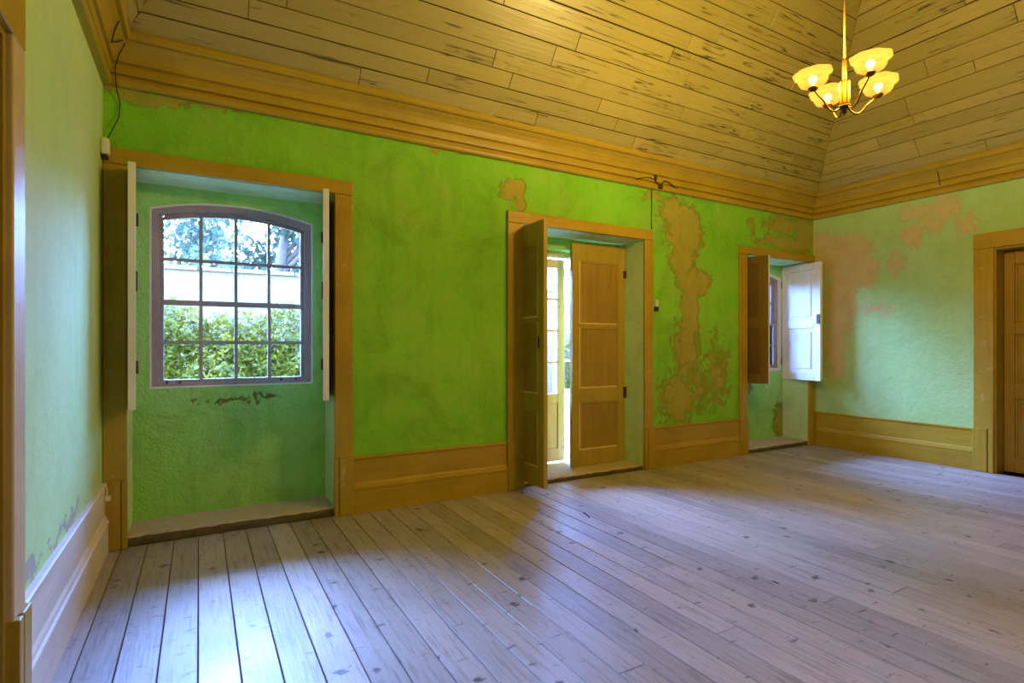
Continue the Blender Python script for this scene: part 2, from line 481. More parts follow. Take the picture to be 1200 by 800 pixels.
# back layer with the window and door holes
cur = XL - 0.3
for g in (G1, GD, G2):
    x0, x1, z0, zs, rise = g
    wb.box(cur, x0, YR, YO, -0.3, HT, 2)
    if z0 > 0: wb.box(x0, x1, YR, YO, -0.3, z0, 2)
    ap = arch_pts(g)
    for (ax, az), (bx, bz) in zip(ap[:-1], ap[1:]):
        wb.prism([(ax, az), (bx, bz), (bx, HT), (ax, HT)], fn_y, YR, YO, 2)
    cur = x1
wb.box(cur, XR + 0.4, YR, YO, -0.3, HT, 2)
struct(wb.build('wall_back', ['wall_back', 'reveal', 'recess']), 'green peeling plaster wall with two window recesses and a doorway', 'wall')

DR = (1.25, 2.40, 2.30)        # doorway in the right wall: y0, y1, top
wr = MB()
wr.box(XR, XR + 0.4, DR[1], YO - 0.65, -0.3, HT)
wr.box(XR, XR + 0.4, YF - 0.3, DR[0], -0.3, HT)
wr.box(XR, XR + 0.4, DR[0], DR[1], DR[2], HT)
wr.box(XR + 0.34, XR + 0.4, DR[0], DR[1], -0.3, DR[2])
struct(wr.build('wall_right', 'wall_right'), 'mint plaster wall at right with bare brown patches', 'wall')

DL = (1.15, 2.25, 2.27)        # doorway in the left wall
wl = MB()
wl.box(XL - 0.3, XL, DL[1], YB, -0.3, HT)
wl.box(XL - 0.3, XL, YF - 0.3, DL[0], -0.3, HT)
wl.box(XL - 0.3, XL, DL[0], DL[1], DL[2], HT)
wl.box(XL - 0.3, XL - 0.24, DL[0], DL[1], -0.3, DL[2])
struct(wl.build('wall_left', 'wall_left'), 'pale mint plaster wall at the left edge', 'wall')
wf = MB()
wf.box(XL, XR, YF - 0.3, YF, -0.3, HT)
struct(wf.build('wall_front', 'wall_front'), 'mint plaster wall behind the viewer', 'wall')

# ------------------------------------------------------------------ trough ceiling of boards
S = 1.33                       # rise per metre of run
INS = 0.125                    # slope starts this far in from the walls, behind the cornice lip
Z0 = 3.262
TM = 1.36                      # run of the slopes
cb = MB()
cb.box(XL - 0.3, XR + 0.4, YF - 0.3, YO, HT, HT + 0.15)
def slope_quad(P, e):          # backing behind the boards
    cb.add(P, [(0, 1, 2, 3)])
a0, a1, b0, b1 = XL + INS, XR - INS, YF + INS, YB - INS
def lvl(t, off=0.03):          # rectangle of the trough at run t, pushed outwards
    o = off / math.cos(math.atan(S)) * 0.6
    return (a0 + t - o, a1 - t + o, b0 + t - o, b1 - t + o, Z0 + S * t + off * 0.6)
def ring(t0, t1, off):
    A = lvl(t0, off); B = lvl(t1, off)
    qa = [(A[0], A[2], A[4]), (A[1], A[2], A[4]), (A[1], A[3], A[4]), (A[0], A[3], A[4])]
    qb = [(B[0], B[2], B[4]), (B[1], B[2], B[4]), (B[1], B[3], B[4]), (B[0], B[3], B[4])]
    cb.add(qa + qb, [(i, (i + 1) % 4, 4 + (i + 1) % 4, 4 + i) for i in range(4)])
ring(-0.02, TM + 0.02, 0.03)
B = lvl(TM, 0.03)
cb.box(B[0], B[1], B[2], B[3], B[4] + 0.0, B[4] + 0.02)
ceiling = struct(cb.build('ceiling', 'ceil_back'), 'trough ceiling of cream painted boards sloping up from the cornice', 'ceiling')

def slope_board(side, t0, t1, u0a, u1a, u0b, u1b, lift):
    """a board on one slope between runs t0..t1; u along the wall at the lower / upper edge"""
    def pt(u, t, d):
        z = Z0 + S * t
        L = math.hypot(1, S)
        ni, nz = -S / L * -1, -1 / L          # inward, downward normal
        if side == 'b': p = Vector((u, b1 - t, z)); nrm = Vector((0, -S / L, -1 / L))
        elif side == 'f': p = Vector((u, b0 + t, z)); nrm = Vector((0, S / L, -1 / L))
        elif side == 'r': p = Vector((a1 - t, u, z)); nrm = Vector((-S / L, 0, -1 / L))
        else: p = Vector((a0 + t, u, z)); nrm = Vector((S / L, 0, -1 / L))
        return tuple(p + nrm * d)
    th, c = 0.018, 0.003
    dt = c / math.hypot(1, S)
    v = [pt(u0a, t0, -th), pt(u1a, t0, -th), pt(u1b, t1, -th), pt(u0b, t1, -th),
         pt(u0a, t0, lift - c), pt(u1a, t0, lift - c), pt(u1b, t1, lift - c), pt(u0b, t1, lift - c),
         pt(u0a + c, t0 + dt, lift), pt(u1a - c, t0 + dt, lift), pt(u1b - c, t1 - dt, lift), pt(u0b + c, t1 - dt, lift)]
    f = [(0, 1, 2, 3)]
    for a, b in ((0, 4), (4, 8)):
        f += [(a + i, b + i, b + (i + 1) % 4, a + (i + 1) % 4) for i in range(4)]
    f.append((8, 11, 10, 9))
    MB().add(v, f).build('ceiling_board', 'ceil_x' if side in 'bf' else 'ceil_y', ceiling)

rc = random.Random(21)
for side, lo, hi in (('b', a0, a1), ('r', b0, b1), ('l', b0, b1), ('f', a0, a1)):
    t = 0.0
    while t < TM - 0.02:
        w = rc.choice((0.075, 0.085, 0.10, 0.10, 0.12)) * rc.uniform(0.9, 1.1)
        t1 = min(t + w, TM)
        if TM - t1 < 0.04: t1 = TM
        g = rc.choice((0.0015, 0.002, 0.003, 0.005))
        A0, A1, B0, B1 = lo + t, hi - t, lo + t1, hi - t1
        cuts = []
        u = A0 + rc.uniform(0.5, 2.0)
        while u < A1 - 0.6:
            cuts.append(u); u += rc.uniform(0.8, 2.4) if side in 'br' else rc.uniform(2.0, 3.5)
        sl = rc.uniform(-0.03, 0.03)
        st = [None] + cuts + [None]
        for j in range(len(st) - 1):
            ua = A0 + 0.001 if st[j] is None else st[j] + 0.0018
            ub = B0 + 0.001 if st[j] is None else st[j] + 0.0018
            va = A1 - 0.001 if st[j + 1] is None else st[j + 1] - 0.0018
            vb = B1 - 0.001 if st[j + 1] is None else st[j + 1] - 0.0018
            if va - ua < 0.05 or vb - ub < 0.05: continue
            slope_board(side, t + g, t1 - g * 0.5, ua, va, ub, vb, rc.uniform(0, 0.003))
        t = t1
# flat middle
xx = a0 + TM
while xx < a1 - TM - 0.01:
    x2 = min(xx + 0.19, a1 - TM)
    MB().box(xx + 0.002, x2 - 0.002, b0 + TM, b1 - TM, Z0 + S * TM - 0.003, Z0 + S * TM + 0.016).build('ceiling_board', 'ceil_y', ceiling)
    xx = x2

# ------------------------------------------------------------------ cornice
CP = [(0, CZ0), (0.040, CZ0), (0.050, 2.966), (0.053, 2.985), (0.048, 3.004), (0.030, 3.012), (0.018, 3.016), (0.018, 3.028), (0.044, 3.032), (0.050, 3.050),
      (0.052, 3.082), (0.044, 3.088), (0.044, 3.096), (0.066, 3.100), (0.068, 3.120), (0.078, 3.150), (0.098, 3.182), (0.124, 3.206), (0.124, 3.214), (0.148, 3.216), (0.158, 3.228), (0.158, 3.262), (0.128, 3.27), (0.0, 3.27)]
def cornice(side, n, label):
    mb = MB(); N = len(CP)
    def at(p, z, end):
        if side == 'b': return ((XL + p) if end == 0 else (XR - p), YB - p, z)
        if side == 'f': return ((XR - p) if end == 0 else (XL + p), YF + p, z)
        if side == 'r': return (XR - p, (YB - p) if end == 0 else (YF + p), z)
        return (XL + p, (YF + p) if end == 0 else (YB - p), z)
    v = [at(p, z, 0) for p, z in CP] + [at(p, z, 1) for p, z in CP]
    f = [(i, N + i, N + (i + 1) % N, (i + 1) % N) for i in range(N)]
    mb.add(v, f)
    o = mb.build('trim_%d' % n, 'och_x' if side in 'bf' else 'och_y')
    return struct(o, label, 'cornice')
cornice('b', 1, 'ochre wooden cornice above the green window wall')
cornice('r', 2, 'ochre wooden cornice above the right door wall')
cornice('l', 3, 'ochre wooden cornice above the pale left wall')
cornice('f', 4, 'ochre wooden cornice behind the viewer')

# ------------------------------------------------------------------ baseboards
BP = [(0, 0), (0.034, 0), (0.034, 0.175), (0.038, 0.182), (0.038, 0.198), (0.030, 0.206), (0.026, 0.222), (0.020, 0.232), (0.018, 0.238), (0.018, 0.412), (0.026, 0.418), (0.028, 0.430), (0.022, 0.437), (0, 0.437)]
def baseboard(name, side, u0, u1, mat, label):
    def fn(p, q, t):
        if side == 'b': return (t, YB - p, q)
        if side == 'r': return (XR - p, t, q)
        if side == 'l': return (XL + p, t, q)
        return (t, YF + p, q)
    return struct(MB().prism(BP, fn, u0, u1).build(name, mat), label, 'baseboard')
baseboard('baseboard_back', 'b', 1.035, 2.40, 'och_x', 'tall ochre baseboard between the arched window and the doorway')
baseboard('baseboard_back', 'b', 4.185, 5.56, 'och_x', 'tall ochre baseboard between the doorway and the far window')
baseboard('baseboard_right', 'r', 2.575, YB - 0.05, 'och_y', 'tall ochre baseboard in the far corner of the right wall')
baseboard('baseboard_left', 'l', 2.39, YB - 0.035, 'tan_y', 'pale tall baseboard along the left wall')
baseboard('baseboard_left', 'l', YF, 1.01, 'tan_y', 'pale tall baseboard beside the viewer')
baseboard('baseboard_right', 'r', YF, 1.07, 'och_y', 'tall ochre baseboard beyond the right door')
baseboard('baseboard_front', 'f', XL, XR, 'och_x', 'tall ochre baseboard behind the viewer')

# ------------------------------------------------------------------ casings round the openings
def casing_back(n, x0, x1, zt, wl_, wr_, th, label):
    e = struct(empty('trim_%d' % n, ((x0 + x1) / 2, YB, 0)), label, 'door frame' if n == 6 else 'window frame')
    ox = (x0 + x1) / 2
    pr = 0.030
    def add(nm, a, b, c, d, p, mat, bev=0.006):
        return MB().box(a - ox, b - ox, -p, 0.0, c, d).build(nm, mat, e, bev)
    add('upright', x0 - wl_, x0 + 0.004, 0.44, zt + 0.002, pr, 'och_z')
    add('upright', x1 - 0.004, x1 + wr_, 0.44, zt + 0.002, pr, 'och_z')
    add('lintel', x0 - wl_, x1 + wr_, zt + 0.003, zt + th, pr + 0.001, 'och_x')
    for (a, b, inner) in ((x0 - wl_, x0 + 0.006, 1), (x1 - 0.006, x1 + wr_, -1)):
        b1_, b2_ = (a - 0.006, b - 0.034) if inner == 1 else (a + 0.034, b + 0.006)
        pb = add('plinth_block', b1_, b2_, 0.0, 0.442, 0.046, 'och_z')
        s0, s1 = (b - 0.030, b) if inner == 1 else (a, a + 0.030)
        add('plinth_strip', s0, s1, 0.0, 0.440, 0.042, 'och_z', 0.004)
    return e
casing_back(5, *W1, 0.122, 0.132, 0.108, 'ochre wooden frame around the arched window recess')
casing_back(6, *D1, 0.165, 0.115, 0.108, 'ochre wooden frame around the doorway')
casing_back(7, *W2, 0.13, 0.112, 0.10, 'ochre wooden frame around the far window recess')

def casing_side(n, side, y0, y1, zt, w, th, label, matz, deep, opp=False):
    e = struct(empty('trim_%d' % n, (XR if side == 'r' else XL, (y0 + y1) / 2, 0)), label, 'door frame')
    sg = -1 if side == 'r' else 1
    oy = (y0 + y1) / 2
    def add(nm, p0, p1, a, b, c, d, mat, bev=0.006):
        xs = sorted((sg * p0, sg * p1))
        return MB().box(xs[0], xs[1], a - oy, b - oy, c, d).build(nm, mat, e, bev)
    for a, b in ((y0 - w, y0 + 0.004), (y1 - 0.004, y1 + w)):
        add('upright', 0, 0.030, a, b, 0.44, zt + 0.002, matz)
    add('lintel', 0, 0.031, y0 - w, y1 + w, zt + 0.003, zt + th, 'och_y')
    # wooden jamb lining
    add('jamb_lining', -deep, 0.010, y0, y0 + 0.02, 0, zt, 'brown', 0.003)
    add('jamb_lining', -deep, 0.010, y1 - 0.02, y1, 0, zt, 'brown', 0.003)
    add('jamb_lining', -deep, 0.010, y0 + 0.02, y1 - 0.02, zt - 0.02, zt, 'brown', 0.003)
    for a, b, inn in ((y0 - w, y0, 1), (y1, y1 + w, -1)):
        p, q = (a - 0.006, b - 0.045) if inn == 1 else (a + 0.045, b + 0.006)
        add('plinth_block', 0, 0.046, p, q, 0, 0.445, 'och_z')
        p, q = (b - 0.036, b + 0.006) if inn == 1 else (a - 0.006, a + 0.036)
        add('plinth_strip', 0, 0.046, p, q, 0, 0.443, 'och_z', 0.004)
    return e
casing_side(8, 'r', DR[0], DR[1], DR[2], 0.165, 0.160, 'ochre wooden frame around the closed door at right', 'och_z', 0.20)
casing_side(9, 'l', DL[0], DL[1], DL[2], 0.13, 0.34, 'wooden frame of the doorway at the left edge', 'tan_z', 0.20)

# ------------------------------------------------------------------ stone sills in the recesses
def sill(n, x0, x1, y0, y1, z1, label, cuts=()):
    e = struct(empty('trim_%d' % n, ((x0 + x1) / 2, (y0 + y1) / 2, 0)), label, 'sill')
    ox, oy = (x0 + x1) / 2, (y0 + y1) / 2
    rs = random.Random(n)
    bounds = [x0] + list(cuts) + [x1]
    for a, b in zip(bounds[:-1], bounds[1:]):
        nx = max(4, int((b - a) / 0.035)); mb = MB()
        sec = [(y1, 0.0), (y0 + 0.012, 0.0), (y0 + 0.004, z1 * 0.5), (y0, z1 - 0.012), (y0 + 0.012, z1), ((y0 + y1) / 2, z1 + 0.003), (y1, z1)]
        v = []; N = len(sec)
        for i in range(nx + 1):
            xx_ = a + 0.001 + (b - a - 0.002) * i / nx
            for j, (yy, zz) in enumerate(sec):
                dy = rs.uniform(-0.004, 0.009) if 0 < j < 5 else 0
                dz = rs.uniform(-0.006, 0.002) if 2 < j < 6 else 0
                v.append((xx_ - ox, yy + dy - oy, max(zz + dz, 0.0)))
        f = [(i * N + j, (i + 1) * N + j, (i + 1) * N + (j + 1) % N, i * N + (j + 1) % N) for i in range(nx) for j in range(N)]
        mi_ = [1 if 1 <= (q % N) <= 2 else 0 for q in range(len(f))] + [0, 0]
        f += [tuple(range(N)), tuple(nx * N + j for j in range(N - 1, -1, -1))]
        mb.add(v, f, mi_).build('stone_slab', ['stone', 'stone_edge'], e)
    return e
sill(10, W1[0] + 0.004, W1[1] - 0.004, YB + 0.001, YR - 0.002, 0.070, 'worn stone ledge at the foot of the arched window recess')
sill(11, D1[0] + 0.004, D1[1] - 0.004, YB + 0.001, YO + 0.05, 0.050, 'worn stone threshold of the doorway', cuts=(3.26,))
sill(12, W2[0] + 0.004, W2[1] - 0.004, YB + 0.001, YR - 0.002, 0.060, 'worn stone ledge at the foot of the far window recess')

# ------------------------------------------------------------------ sash windows
def ztop(g, x, inset):
    """height of the arch underside at x, with the arch lowered by inset"""
    x0, x1, z0, zs, rise = g
    w = (x1 - x0) / 2; r = (w * w + rise * rise) / (2 * rise); cx = (x0 + x1) / 2; cz = zs + rise - r
    rr = r - inset
    return cz + math.sqrt(max(rr * rr - (x - cx) ** 2, 0))
def strip_arch(mb, g, xa, xb, i0, i1, y0, y1, n=14):
    """a curved bar between arch insets i0 (outer) and i1 (inner)"""
    xs = [xa + (xb - xa) * i / n for i in range(n + 1)]
    for a, b in zip(xs[:-1], xs[1:]):
        mb.prism([(a, ztop(g, a, i1)), (b, ztop(g, b, i1)), (b, ztop(g, b, i0)), (a, ztop(g, a, i0))], fn_y, y0, y1)
def sash_window(n, g, label, t=0.010):
    x0, x1, z0, zs, rise = g
    root = struct(empty('window_%d' % n, ((x0 + x1) / 2, YR + 0.06, z0)), label, 'window')
    inv = Matrix.Translation((-(x0 + x1) / 2, -(YR + 0.06), -z0))
    def fin(mb, nm, mat, par, bev=0.0):
        mb.v = [tuple(inv @ Vector(p)) for p in mb.v]
        return mb.build(nm, mat, par, bev)
    ya, yb = YR + 0.025, YR + 0.105
    # white reveal lining, standing slightly proud of the hole
    mb = MB()
    mb.box(x0, x0 + t, YR - 0.006, yb, z0, zs); mb.box(x1 - t, x1, YR - 0.006, yb, z0, zs); mb.box(x0, x1, YR - 0.008, yb, z0, z0 + t)
    strip_arch(mb, g, x0, x1, 0, t, YR - 0.008, yb - 0.001)
    fin(mb, 'reveal_lining', 'white', root)
    # fixed outer frame
    mb = MB(); w = 0.045; i = t
    mb.box(x0 + i, x0 + i + w, ya, yb, z0 + t, ztop(g, x0 + i + w, t + 0.044)); mb.box(x1 - i - w, x1 - i, ya, yb, z0 + t, ztop(g, x0 + i + w, t + 0.044))
    mb.box(x0 + i + w, x1 - i - w, ya, yb, z0 + t, z0 + t + 0.025)
    strip_arch(mb, g, x0 + i, x1 - i, t, t + 0.045, ya - 0.003, yb - 0.003)
    fin(mb, 'outer_frame', 'greywood', root)
    gx0, gx1 = x0 + i + w, x1 - i - w
    zb = z0 + t + 0.025
    zm = z0 + 0.62
    st = 0.028; bar = 0.023
    gl0, gl1 = gx0 + st, gx1 - st
    cw = (gl1 - gl0) / 4
    # lower sash
    low = MB(); y0, y1 = ya + 0.008, ya + 0.040
    low.box(gx0, gl0, y0, y1, zb, zm + 0.02); low.box(gl1, gx1, y0, y1, zb, zm + 0.02)
    low.box(gl0, gl1, y0, y1, zb, zb + 0.022); low.box(gl0, gl1, y0, y1, zm - 0.018, zm + 0.02)
    lo = fin(low, 'lower_sash', 'greywood', root)
    zl0, zl1 = zb + 0.022, zm - 0.018
    zmid = (zl0 + zl1) / 2
    for k in (1, 2, 3):
        fin(MB().box(gl0 + k * cw - bar / 2, gl0 + k * cw + bar / 2, y0 + 0.002, y1 - 0.002, zl0, zl1), 'glazing_bar', 'greywood', lo)
    fin(MB().box(gl0, gl1, y0 + 0.004, y1 - 0.004, zmid - bar / 2, zmid + bar / 2), 'glazing_bar', 'greywood', lo)
    for r in range(2):
        for k in range(4):
            za, zc = (zl0, zmid - bar / 2) if r == 0 else (zmid + bar / 2, zl1)
            fin(MB().box(gl0 + k * cw + (bar / 2 if k else 0), gl0 + (k + 1) * cw - (bar / 2 if k < 3 else 0), y0 + 0.014, y0 + 0.017, za, zc), 'pane', 'glass', lo)
    # upper sash with the curved head
    up = MB(); y2, y3 = ya + 0.044, ya + 0.076
    ih = t + 0.045
    up.box(gx0, gl0, y2, y3, zm - 0.015, ztop(g, gx0, ih) - 0.002); up.box(gl1, gx1, y2, y3, zm - 0.015, ztop(g, gx1, ih) - 0.002)
    up.box(gl0, gl1, y2, y3, zm - 0.015, zm + 0.018)
    strip_arch(up, g, gl0, gl1, ih, ih + 0.030, y2, y3)
    us = fin(up, 'upper_sash', 'greywood', root)
    zu0 = zm + 0.018
    zumid = zu0 + (zs - 0.045 - zu0) * 0.50
    for k in (1, 2, 3):
        xx_ = gl0 + k * cw
        fin(MB().box(xx_ - bar / 2, xx_ + bar / 2, y2 + 0.002, y3 - 0.002, zu0, ztop(g, xx_, ih + 0.024)), 'glazing_bar', 'greywood', us)
    fin(MB().box(gl0, gl1, y2 + 0.004, y3 - 0.004, zumid - bar / 2, zumid + bar / 2), 'glazing_bar', 'greywood', us)
    for k in range(4):
        xa, xb = gl0 + k * cw + (bar / 2 if k else 0), gl0 + (k + 1) * cw - (bar / 2 if k < 3 else 0)
        fin(MB().box(xa, xb, y2 + 0.014, y2 + 0.017, zu0, zumid - bar / 2), 'pane', 'glass', us)
        top = [(xb + (xa - xb) * q / 6, ztop(g, xb + (xa - xb) * q / 6, ih + 0.029)) for q in range(7)]
        fin(MB().prism([(xa, zumid + bar / 2), (xb, zumid + bar / 2)] + top, fn_y, y2 + 0.014, y2 + 0.017), 'pane', 'glass', us)
    # sash catches on the bottom rail
    for xx_ in (gl0 + 0.02, gl0 + 0.10, gl1 - 0.15, gl1 - 0.04):
        fin(MB().box(xx_ - 0.009, xx_ + 0.009, y0 - 0.010, y0 + 0.004, zb - 0.006, zb + 0.010), 'catch', 'iron', root, 0.002)
sash_window(1, G1, 'arched grey sash window of sixteen panes in the near recess')
sash_window(2, G2, 'arched sash window in the far recess behind the open shutters', 0.034)

# ------------------------------------------------------------------ shutters and door leaves
def leaf(name, hinge, ang, w, z0, z1, hand, panels, label, cat, th=0.042, group=None, white=True, extra=None, stile=0.095, room=('leaf_ochre', 'leaf_panel', 'leaf_light')):
    """hand +1: hinged on its left, body runs to +X; room face is local -Y"""
    root = tag(empty(name, (hinge[0], hinge[1], z0), R(ang)), label, cat, group)
    h = z1 - z0
    mats = [room[0], 'white' if white else room[0], room[1], room[2]]
    def bx(a, b, y0, y1, c, d, room=0, back=1, edge=1):
        xa, xb = (a, b) if hand > 0 else (-b, -a)
        # faces: bottom, top, -Y(room), +X, +Y(back), -X
        return MB().box(xa, xb, y0, y1, c, d, [edge, edge, room, edge, back, edge])
    bx(0, stile, -th, 0, 0, h).build('hinge_stile', mats, root, 0.003)
    bx(w - stile, w, -th, 0, 0, h).build('lock_stile', mats, root, 0.003)
    rails = [0.0] + [v for p in panels for v in p] + [h]
    for i in range(0, len(rails), 2):
        bx(stile + 0.0008, w - stile - 0.0008, -th, 0, rails[i], rails[i + 1], 0, 1, 0).build('rail', mats, root, 0.003)
    for a, b in panels:
        pn = bx(stile + 0.0008, w - stile - 0.0008, -th + 0.013, -0.010, a + 0.0008, b - 0.0008, 2, 1, 2).build('panel', mats, root)
        m = 0.018
        for (xa, xb, c, d, rm) in ((stile, stile + m, a, b, 0), (w - stile - m, w - stile, a, b, 3), (stile + m, w - stile - m, a, a + m, 3), (stile + m, w - stile - m, b - m, b, 0)):
            bx(xa + 0.001, xb - 0.0005, -th + 0.003, -th + 0.0125, c + 0.001, d - 0.001, rm, rm, rm).build('moulding', mats, pn, 0.003)
        if b - a > 0.3:      # raised field on the window side
            bx(stile + 0.045, w - stile - 0.045, -0.0095, -0.002, a + 0.05, b - 0.05, 1, 1, 1).build('raised_field', mats, pn, 0.004)
    for zz in (0.16 * h, 0.84 * h):
        x_ = 0.0 if hand > 0 else 0.0
        MB().lathe([(0.008, -0.045), (0.008, 0.045)], 10, (x_ - 0.004 * hand, 0.010, zz)).build('hinge', 'iron', root)
    if extra: extra(root, bx, mats, h)
    return root

PW = [(0.10, 0.68), (0.78, 1.43)]
def shutter_latch(root, bx, mats, h):
    bx(0.535, 0.580, 0.0, 0.010, h * 0.48, h * 0.56, 0, 0, 0).build('latch', ['iron'] * 4, root, 0.002)
SH = 'panelled window shutters'
leaf('window_shutter', (-0.388, 4.652), -85.0, 0.585, 0.905, 2.430, 1, PW, 'brown and white shutter at the left side of the arched window', 'shutter', group=SH, extra=shutter_latch, room=('shutter_brown', 'shutter_panel', 'shutter_brown'))
leaf('window_shutter', (0.884, 4.652), 79.0, 0.585, 0.905, 2.430, -1, PW, 'brown and white shutter at the right side of the arched window', 'shutter', group=SH, extra=shutter_latch, room=('shutter_brown', 'shutter_panel', 'shutter_brown'))
leaf('window_shutter', (5.705, 4.652), -76.0, 0.585, 0.850, 2.370, 1, PW, 'dark brown faced shutter open at left of the far window', 'shutter', group=SH, extra=shutter_latch, room=('shutter_brown', 'shutter_panel', 'shutter_brown'))
leaf('window_shutter', (6.920, 4.652), 82.0, 0.585, 0.850, 2.370, -1, PW, 'bright white faced shutter open near the far corner', 'shutter', group=SH, extra=shutter_latch, room=('shutter_brown', 'shutter_panel', 'shutter_brown'))

PD = [(0.16, 0.66), (0.80, 1.44), (1.47, 2.13)]
def door_l(root, bx, mats, h):
    bx(0.615, 0.645, -0.037 - 0.003, -0.036, 1.20, 1.31, 0, 0, 0).build('keyhole_plate', ['iron'] * 4, root, 0.001)
def door_r(root, bx, mats, h):
    bx(0.69, 0.715, -0.050, -0.036, 0.0, 2.30, 0, 0, 0).build('closing_strip', mats, root, 0.004)
    bx(-0.012, 0.03, -0.048, -0.036, 0.68, 0.80, 0, 0, 0).build('hinge_strap', ['iron'] * 4, root, 0.002)
    bx(-0.012, 0.03, -0.048, -0.036, 1.98, 2.06, 0, 0, 0).build('hinge_strap', ['iron'] * 4, root, 0.002)
leaf('door_leaf', (2.594, 4.625), -90.0, 0.71, 0.075, 2.385, 1, PD, 'ochre panelled door leaf swung open into the room', 'door leaf', th=0.040, group='double inner door', white=False, extra=door_l)
leaf('door_leaf', (4.035, 4.600), 0.0, 0.715, 0.054, 2.372, -1, PD, 'closed ochre panelled door leaf in the doorway', 'door leaf', th=0.040, group='double inner door', white=False, extra=door_r)

# glazed outer door of the doorway
def glazed_door():
    x0, x1, _, zs, _ = GD
    root = struct(empty('door_1', ((x0 + x1) / 2, 4.84, 0.05)), 'weathered glazed outer door behind the inner leaves', 'door')
    cx = (x0 + x1) / 2
    def bx(nm, mat, par, a, b, y0, y1, c, d, bev=0.003):
        return MB().box(a - cx, b - cx, y0 - 4.84, y1 - 4.84, c - 0.05, d - 0.05).build(nm, mat, par, bev)
    fr = bx('frame_post', 'pinkwood', root, x0, x0 + 0.05, 4.80, 4.88, 0.05, zs)
    bx('frame_post', 'pinkwood', root, x1 - 0.05, x1, 4.80, 4.88, 0.05, zs)
    bx('frame_head', 'pinkwood', root, x0 + 0.05, x1 - 0.05, 4.80, 4.88, zs - 0.06, zs)
    def half(side):
        lf = empty('glazed_leaf', parent=root)
        w = 0.68
        # local: hinge at 0, runs +X
        def lb(nm, mat, par, a, b, c, d, y0=-0.02, y1=0.02):
            return MB().box(a, b, y0, y1, c, d).build(nm, mat, par, 0.003)
        lb('stile', 'pinkwood', lf, 0, 0.08, 0, 2.15); lb('stile', 'pinkwood', lf, w - 0.085, w, 0, 2.15)
        lb('rail', 'pinkwood', lf, 0.081, w - 0.086, 0, 0.14); lb('rail', 'pinkwood', lf, 0.081, w - 0.086, 0.62, 0.72); lb('rail', 'pinkwood', lf, 0.081, w - 0.086, 2.06, 2.15)
        lb('panel', 'pinkwood', lf, 0.081, w - 0.086, 0.141, 0.619, -0.008, 0.008)
        rows = [0.72 + 0.335 * i for i in range(5)]
        for i in range(1, 4): lb('glazing_bar', 'pinkwood', lf, 0.081, w - 0.086, rows[i] - 0.011, rows[i] + 0.011, -0.014, 0.014)
        for i in range(4): lb('pane', 'glass', lf, 0.081, w - 0.086, rows[i] + (0.012 if i else 0.001), rows[i + 1] - (0.012 if i < 3 else 0.001), -0.002, 0.002)
        return lf
    a = half(1); a.location = (x0 + 0.052 - cx, 0, 0.02)
    b = half(-1); b.location = (x1 - 0.052 - cx, 0.02, 0.02); b.rotation_euler = (0, 0, R(102))
    return root
glazed_door()

# closed panelled doors of the side walls
def side_door(n, x, y0, y1, zt, face, label, seg):
    """face -1: seen from -X side; two panelled leaves"""
    root = struct(empty('door_%d' % n, (x, (y0 + y1) / 2, 0)), label, 'door')
    oy = (y0 + y1) / 2
    def bx(nm, a, b, c, d, p0, p1, par, mat='brown', bev=0.004):
        xs = sorted((face * p0, face * p1))
        return MB().box(xs[0], xs[1], a - oy, b - oy, c, d).build(nm, mat, par, bev)
    wd = (y1 - y0) / seg
    st = 0.085
    pz = [(0.16, 0.76), (0.92, 1.42), (1.54, zt - 0.14)]
    for s in range(seg):
        a, b = y0 + s * wd + 0.002, y0 + (s + 1) * wd - 0.002
        lf = bx('door_core', a, b, 0.006, zt - 0.006, -0.012, 0.0, root)
        bx('stile', a, a + st, 0.006, zt - 0.006, 0.0005, 0.022, lf); bx('stile', b - st, b, 0.006, zt - 0.006, 0.0005, 0.022, lf)
        zz = [0.006] + [v for p in pz for v in p] + [zt - 0.006]
        for i in range(0, len(zz), 2): bx('rail', a + st + 0.001, b - st - 0.001, zz[i], zz[i + 1], 0.0005, 0.022, lf)
        for c, d in pz:
            for (ya, yb2, za, zb) in ((a + st + 0.001, a + st + 0.02, c, d), (b - st - 0.02, b - st - 0.001, c, d), (a + st + 0.02, b - st - 0.02, c, c + 0.02), (a + st + 0.02, b - st - 0.02, d - 0.02, d)):
                bx('moulding', ya, yb2, za + 0.001, zb - 0.001, 0.0005, 0.016, lf, 'brown', 0.006)
            bx('raised_field', a + st + 0.045, b - st - 0.045, c + 0.045, d - 0.045, 0.0005, 0.012, lf, 'brown', 0.008)
    # handle
    hy = oy - 0.03
    hd = MB().tube([(face * 0.022, hy - oy, 1.05), (face * 0.06, hy - oy, 1.05), (face * 0.066, hy - oy - 0.10, 1.05)], 0.009)
    hd.build('handle', 'iron', root)
    return root
side_door(2, XR + 0.185, DR[0] + 0.022, DR[1] - 0.022, DR[2] - 0.022, -1, 'closed brown panelled door at the right edge', 2)
side_door(3, XL - 0.19, DL[0] + 0.022, DL[1] - 0.022, DL[2] - 0.022, 1, 'closed brown panelled door at the left edge', 2)

